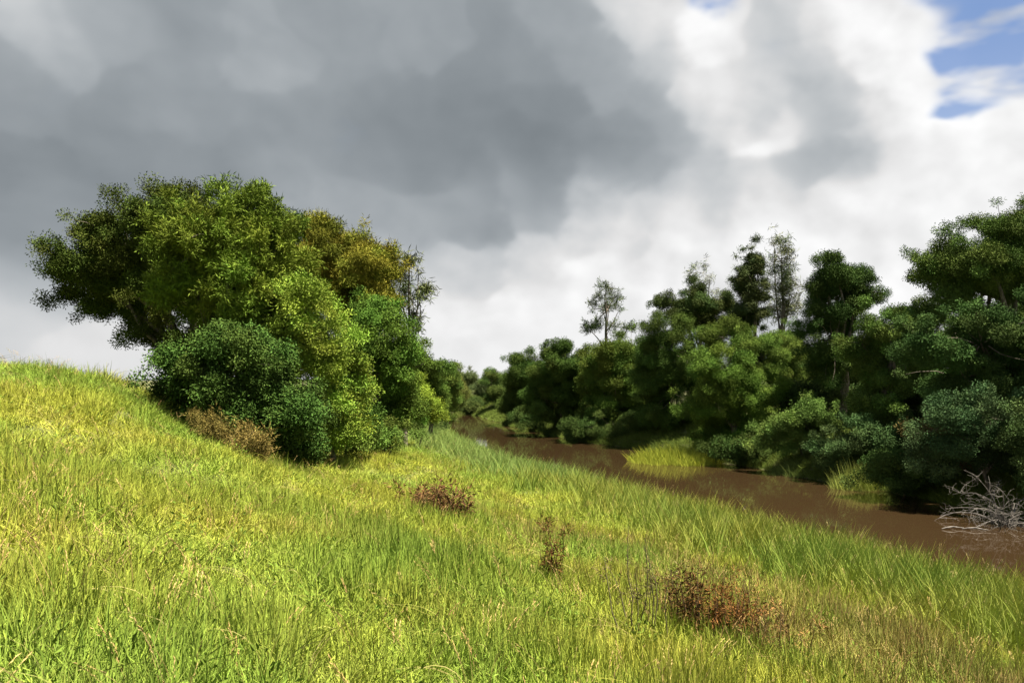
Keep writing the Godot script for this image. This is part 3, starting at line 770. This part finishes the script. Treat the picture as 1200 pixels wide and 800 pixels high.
func grass() -> void:
	rng.seed = 77
	var meadow := [make_tuft("meadow"), make_tuft("meadow"), make_tuft("meadow"), make_tuft("short"), make_tuft("leafy"), make_tuft("arch"), make_tuft("arch")]
	var reed := [make_tuft("reed"), make_tuft("reed"), make_tuft("reed"), make_tuft("reed")]
	var seed_head := make_tuft("seed")
	var mb := [PackedFloat32Array(), PackedFloat32Array(), PackedFloat32Array(), PackedFloat32Array(), PackedFloat32Array(), PackedFloat32Array(), PackedFloat32Array()]
	var db := PackedFloat32Array()
	var rb := [PackedFloat32Array(), PackedFloat32Array(), PackedFloat32Array(), PackedFloat32Array()]
	var sb := PackedFloat32Array()
	# bands of distance: reach from, to, tufts per square metre, width scale
	for band in [[1.2, 6.0, 160.0, 1.0], [6.0, 12.0, 95.0, 1.1], [12.0, 22.0, 44.0, 1.4], [22.0, 40.0, 20.0, 1.9], [40.0, 80.0, 6.0, 2.6], [80.0, 135.0, 2.0, 4.0]]:
		var r0: float = band[0]
		var r1: float = band[1]
		var spread := deg_to_rad(46.0)
		var many := int(spread * (r1 * r1 - r0 * r0) * band[2])
		for k in many:
			var r := sqrt(lerpf(r0 * r0, r1 * r1, rng.randf()))
			var a := rng.randf_range(-spread, spread)
			var x := sin(a) * r
			var z := -cos(a) * r
			var s := near_edge(z) - x
			if s < 0.15 or s > 80.0:
				continue
			var c := blade_colour(x, z)
			var n := patch.get_noise_2d(x * 1.7 - 90.0, z * 1.7)
			var hill := smoothstep(12.0, 17.0, s)
			var tall := (0.95 + 0.9 * n + 0.55 * patch.get_noise_2d(x * 5.0, z * 5.0 + 60.0)) * lerpf(1.0, 0.9, hill)
			var wide: float = band[3]
			var reeds := smoothstep(6.6, 3.6, s + 2.2 * n)
			if rng.randf() < reeds:
				if rng.randf() < 0.85:
					var g := Color(0.215, 0.305, 0.060).lerp(Color(0.32, 0.345, 0.075), clampf(0.65 + 1.3 * patch.get_noise_2d(x * 1.2, z * 1.2 + 30.0), 0.0, 1.0))
					if z < -32.0:
						g = g.lerp(Color(0.235, 0.345, 0.105), 0.8)
					tuft(rb[k % 4], x, z, minf(wide, 1.05), rng.randf_range(0.5, 1.0) * (1.25 if z < -30.0 and s > 2.0 else 1.0 + 0.25 * smoothstep(1.5, 3.0, s)), g, 0.06)
				elif rng.randf() < 0.35:
					tuft(mb[4], x, z, wide, rng.randf_range(1.5, 3.2), Color(0.17, 0.22, 0.035))
				if rng.randf() < 0.07:
					tuft(sb, x, z, 1.0, rng.randf_range(1.0, 1.6), Color(0.32, 0.27, 0.12))
				continue
			if rng.randf() < 0.016:
				tuft(sb, x, z, 1.0 + 0.3 * (wide - 1.0), rng.randf_range(0.7, 1.1), Color(0.30, 0.24, 0.10).lerp(Color(0.24, 0.13, 0.06), rng.randf() * 0.6))
			tuft(mb[3 if n < -0.12 and k % 2 == 0 else k % 3], x, z, wide, maxf(0.55, tall) * rng.randf_range(0.75, 1.2), c)
			if rng.randf() < 0.05:
				tuft(mb[5 + k % 2], x, z, 1.0 + 0.4 * (wide - 1.0), rng.randf_range(0.8, 1.3), c.lerp(Color(0.36, 0.32, 0.14), rng.randf() * 0.9))
			if rng.randf() < 0.02 + 0.06 * maxf(0.0, patch.get_noise_2d(x * 2.0 + 300.0, z * 2.0)):
				tuft(mb[4], x, z, wide, rng.randf_range(0.9, 1.9), Color(0.12, 0.18, 0.03))
			# withered brown grass standing along the foot of the slope
			var dry := exp(-pow((s - 8.6) / 2.3, 2.0)) * smoothstep(-24.0, -10.0, z) * clampf(0.4 + 1.6 * patch.get_noise_2d(x * 1.6 + 11.0, z * 1.6), 0.0, 1.0)
			if rng.randf() < dry * 0.6:
				tuft(db, x, z, wide, rng.randf_range(0.9, 1.7), Color(0.17, 0.12, 0.042).lerp(Color(0.28, 0.23, 0.09), rng.randf()))
	var root := thing("meadow_grass", "long yellow green meadow grass covering the slope", "grass", Vector3.ZERO)
	root.set_meta("kind", "stuff")
	for k in 7:
		scatter("grass_blades", meadow[k], blade_material, mb[k], root)
	var ro := thing("reed_bed", "tall bright green reeds and sedge along the near waterline", "reeds", Vector3.ZERO)
	ro.set_meta("kind", "stuff")
	for k in 4:
		scatter("reed_blades", reed[k], blade_material, rb[k], ro)
	var dg := scatter("withered_grass", meadow[0], dead_material, db, self)
	dg.set_meta("label", "brown withered grass standing along the foot of the slope")
	dg.set_meta("category", "grass")
	var so := scatter("seed_stalks", seed_head, dead_material, sb, self)
	so.set_meta("label", "thin straw coloured seed stalks standing above the meadow grass")
	so.set_meta("category", "grass")
	# grass on the far bank under the trees
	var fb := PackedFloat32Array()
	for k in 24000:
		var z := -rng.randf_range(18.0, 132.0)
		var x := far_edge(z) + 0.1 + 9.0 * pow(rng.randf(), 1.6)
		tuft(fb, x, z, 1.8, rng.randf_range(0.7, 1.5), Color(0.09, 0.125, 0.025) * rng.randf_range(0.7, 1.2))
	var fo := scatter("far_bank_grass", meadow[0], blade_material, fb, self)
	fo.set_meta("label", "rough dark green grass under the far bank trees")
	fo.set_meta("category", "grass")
	# reed clumps standing in the water's edge of the far bank
	reed_clump("bright yellow green reeds on a low spit before the arching tree", Vector3(9.2, 0.0, -45.8), Vector2(2.6, 2.4), 520, Color(0.29, 0.33, 0.045), 1.2, reed)
	reed_clump("tuft of pale reeds at the far waterline below the dark shrubs", Vector3(14.6, 0.0, -34.6), Vector2(1.0, 0.9), 160, Color(0.27, 0.32, 0.075), 1.7, reed)
	reed_clump("thin line of reeds at the foot of the pale leafy shrub", Vector3(13.4, 0.0, -39.5), Vector2(0.8, 1.2), 50, Color(0.11, 0.15, 0.04), 0.9, reed)


func reed_clump(label: String, at: Vector3, spread: Vector2, many: int, c: Color, tall: float, reed: Array) -> void:
	var o := thing("reed_clump", label, "reeds", Vector3(at.x, maxf(0.0, height(at.x, at.z)), at.z), "reed clumps on the far side")
	for v in 2:
		var b := PackedFloat32Array()
		for k in many / 2:
			var a := rng.randf() * TAU
			var r := sqrt(rng.randf())
			var d := Vector3(cos(a) * r * spread.x, 0, sin(a) * r * spread.y)
			var t := rng.randf() * TAU
			var ax := Vector3(cos(t), 0, sin(t))
			var k2 := rng.randf_range(0.6, 1.1) * tall * (1.0 - 0.4 * r * r)
			d.y = height(at.x + d.x, at.z + d.z) - o.position.y
			d.y = maxf(d.y, -0.3)
			put(b, ax, Vector3(rng.randf_range(-0.1, 0.1), 1, rng.randf_range(-0.1, 0.1)) * k2, ax.cross(Vector3.UP), d, c * rng.randf_range(0.8, 1.2))
		scatter("reed_blades", reed[v], blade_material, b, o)


# ---------------------------------------------------------------- dead and brown plants
func brown_weed(called: String, label: String, category: String, at: Vector2, spread: float, tall: float, stems: int, leaves: int, c: Color, seed_: int, leaf_size := 1.0) -> void:
	rng.seed = seed_
	var o := thing(called, label, category, Vector3(at.x, height(at.x, at.y), at.y), "withered weeds in the grass")
	var stalk := StandardMaterial3D.new()
	stalk.resource_name = "dry_stalk"
	stalk.albedo_color = Color(c.r * 0.7, c.g * 0.7, c.b * 0.7).linear_to_srgb()
	stalk.roughness = 0.9
	var b := PackedFloat32Array()
	for k in stems:
		var a := rng.randf() * TAU
		var r := sqrt(rng.randf()) * spread
		var foot := Vector3(cos(a) * r, 0, sin(a) * r)
		foot.y = height(at.x + foot.x, at.y + foot.z) - o.position.y - 0.02
		var tip := foot + Vector3(rng.randf_range(-0.16, 0.16) * tall, tall * rng.randf_range(0.45, 1.15), rng.randf_range(-0.16, 0.16) * tall)
		var line := curve(foot, tip, 0.08, 5)
		var s := Shape.new()
		s.tube(line, taper(0.007, 0.0025, 5), 4)
		part("stem", s.mesh(), stalk, o)
		for j in leaves:
			var t := rng.randf_range(0.25, 1.0)
			var p: Vector3 = foot.lerp(tip, t) + unit() * 0.05
			var y := (unit() * 0.7 + Vector3(0, 0.8, 0)).normalized()
			var x := any_across(y)
			var z := x.cross(y)
			var v := rng.randf_range(0.55, 1.45)
			var k2 := rng.randf_range(0.5, 0.9) * leaf_size
			put(b, x * k2, y * k2, z * k2, p, Color(c.r * v, c.g * v, c.b * v))
	scatter("dead_leaves", sprays["fine"][0], dead_material, b, o)


func dead_branches() -> void:
	rng.seed = 404
	var at := Vector3(15.55, -0.1, -26.0)
	var o := thing("dead_bush", "bleached grey dead branches lying at the far waterline", "dead bush", at)
	var m := StandardMaterial3D.new()
	m.resource_name = "bleached_wood"
	m.albedo_texture = noise_texture(6, 0.05, [lin(0.05, 0.045, 0.04), lin(0.095, 0.087, 0.08), lin(0.15, 0.14, 0.13)], 128)
	m.uv1_triplanar = true
	m.roughness = 0.85
	for k in 20:
		var dir := Vector3(rng.randf_range(-1.0, 1.0), rng.randf_range(0.5, 1.3), rng.randf_range(-0.6, 0.9)).normalized()
		var s := Shape.new()
		var pts := []
		var p := Vector3(rng.randf_range(-0.3, 0.5), 0.0, rng.randf_range(-0.3, 0.3))
		var steps := 9
		var long := rng.randf_range(1.3, 2.4)
		for j in steps + 1:
			pts.append(p)
			p += dir * long / steps
			dir = (dir + Vector3(dir.x * 0.10, -0.17, 0) + unit() * 0.12).normalized()
		s.tube(pts, taper(rng.randf_range(0.012, 0.035), 0.004, steps), 5)
		for j in 9:
			var q: Vector3 = pts[2 + rng.randi() % (steps - 2)]
			var e: Vector3 = q + (unit() + Vector3(0, -0.1, 0)) * rng.randf_range(0.3, 0.7)
			s.tube(curve(q, e, 0.15, 4), taper(0.008, 0.003, 4), 4)
			for i in 2:
				var e2 := q.lerp(e, 0.6)
				s.tube(curve(e2, e2 + unit() * rng.randf_range(0.2, 0.4), 0.15, 3), taper(0.006, 0.003, 3), 3)
		part("branch", s.mesh(), m, o)
	var drift := Shape.new()
	drift.tube(curve(Vector3(-0.35, 0, 0), Vector3(0.35, 0.02, 0.1), 0.05, 4), [0.012, 0.025, 0.028, 0.02, 0.01], 7)
	for k in 2:
		var d := thing("driftwood", ["pale stick of driftwood floating left of the dead branches", "second pale stick of driftwood floating nearer the dead branches"][k], "driftwood", Vector3([13.6, 14.2][k], 0.02, [-25.3, -25.1][k]), "floating driftwood")
		d.rotation.y = 0.2 - 0.5 * k
		part("stick", drift.mesh(), m, d)


func weeds() -> void:
	brown_weed("withered_weed", "low patch of reddish brown withered weed on the open slope", "weed", Vector2(-1.15, -14.6), 0.5, 0.6, 24, 4, Color(0.105, 0.060, 0.028), 21)
	brown_weed("withered_weed", "smaller brown weed just left of the reddish brown patch", "weed", Vector2(-1.75, -15.2), 0.32, 0.45, 12, 3, Color(0.11, 0.07, 0.028), 22)
	brown_weed("dock_plant", "single dark brown seeding dock plant amid the grass", "weed", Vector2(0.5, -9.5), 0.17, 0.68, 6, 6, Color(0.09, 0.045, 0.018), 23, 0.5)
	brown_weed("withered_weed", "dark brown withered clump in the lower right grass", "weed", Vector2(1.75, -8.2), 0.22, 0.62, 24, 2, Color(0.085, 0.050, 0.020), 24, 0.6)
	brown_weed("withered_weed", "rusty brown weed right of the dark withered clump", "weed", Vector2(2.1, -8.15), 0.30, 0.62, 34, 2, Color(0.15, 0.075, 0.026), 25, 0.5)
	brown_weed("withered_weed", "rusty straw weed nearest the lower right corner", "weed", Vector2(2.55, -8.0), 0.36, 0.55, 28, 1, Color(0.19, 0.115, 0.046), 26, 0.5)
	brown_weed("tussock", "brown dry tussock in front of the vine covered mound", "tussock", Vector2(-5.5, -17.2), 0.42, 0.75, 30, 7, Color(0.15, 0.12, 0.038), 27, 0.8)
	brown_weed("tussock", "olive brown tussock uphill against the vine covered mound", "tussock", Vector2(-6.5, -17.7), 0.55, 0.75, 30, 7, Color(0.125, 0.105, 0.032), 28, 0.8)
	brown_weed("tall_stalk", "tall thin dry stalk standing left of the dark withered clump", "weed", Vector2(1.2, -7.6), 0.28, 1.0, 9, 2, Color(0.10, 0.085, 0.04), 29, 0.4)
	dead_branches()
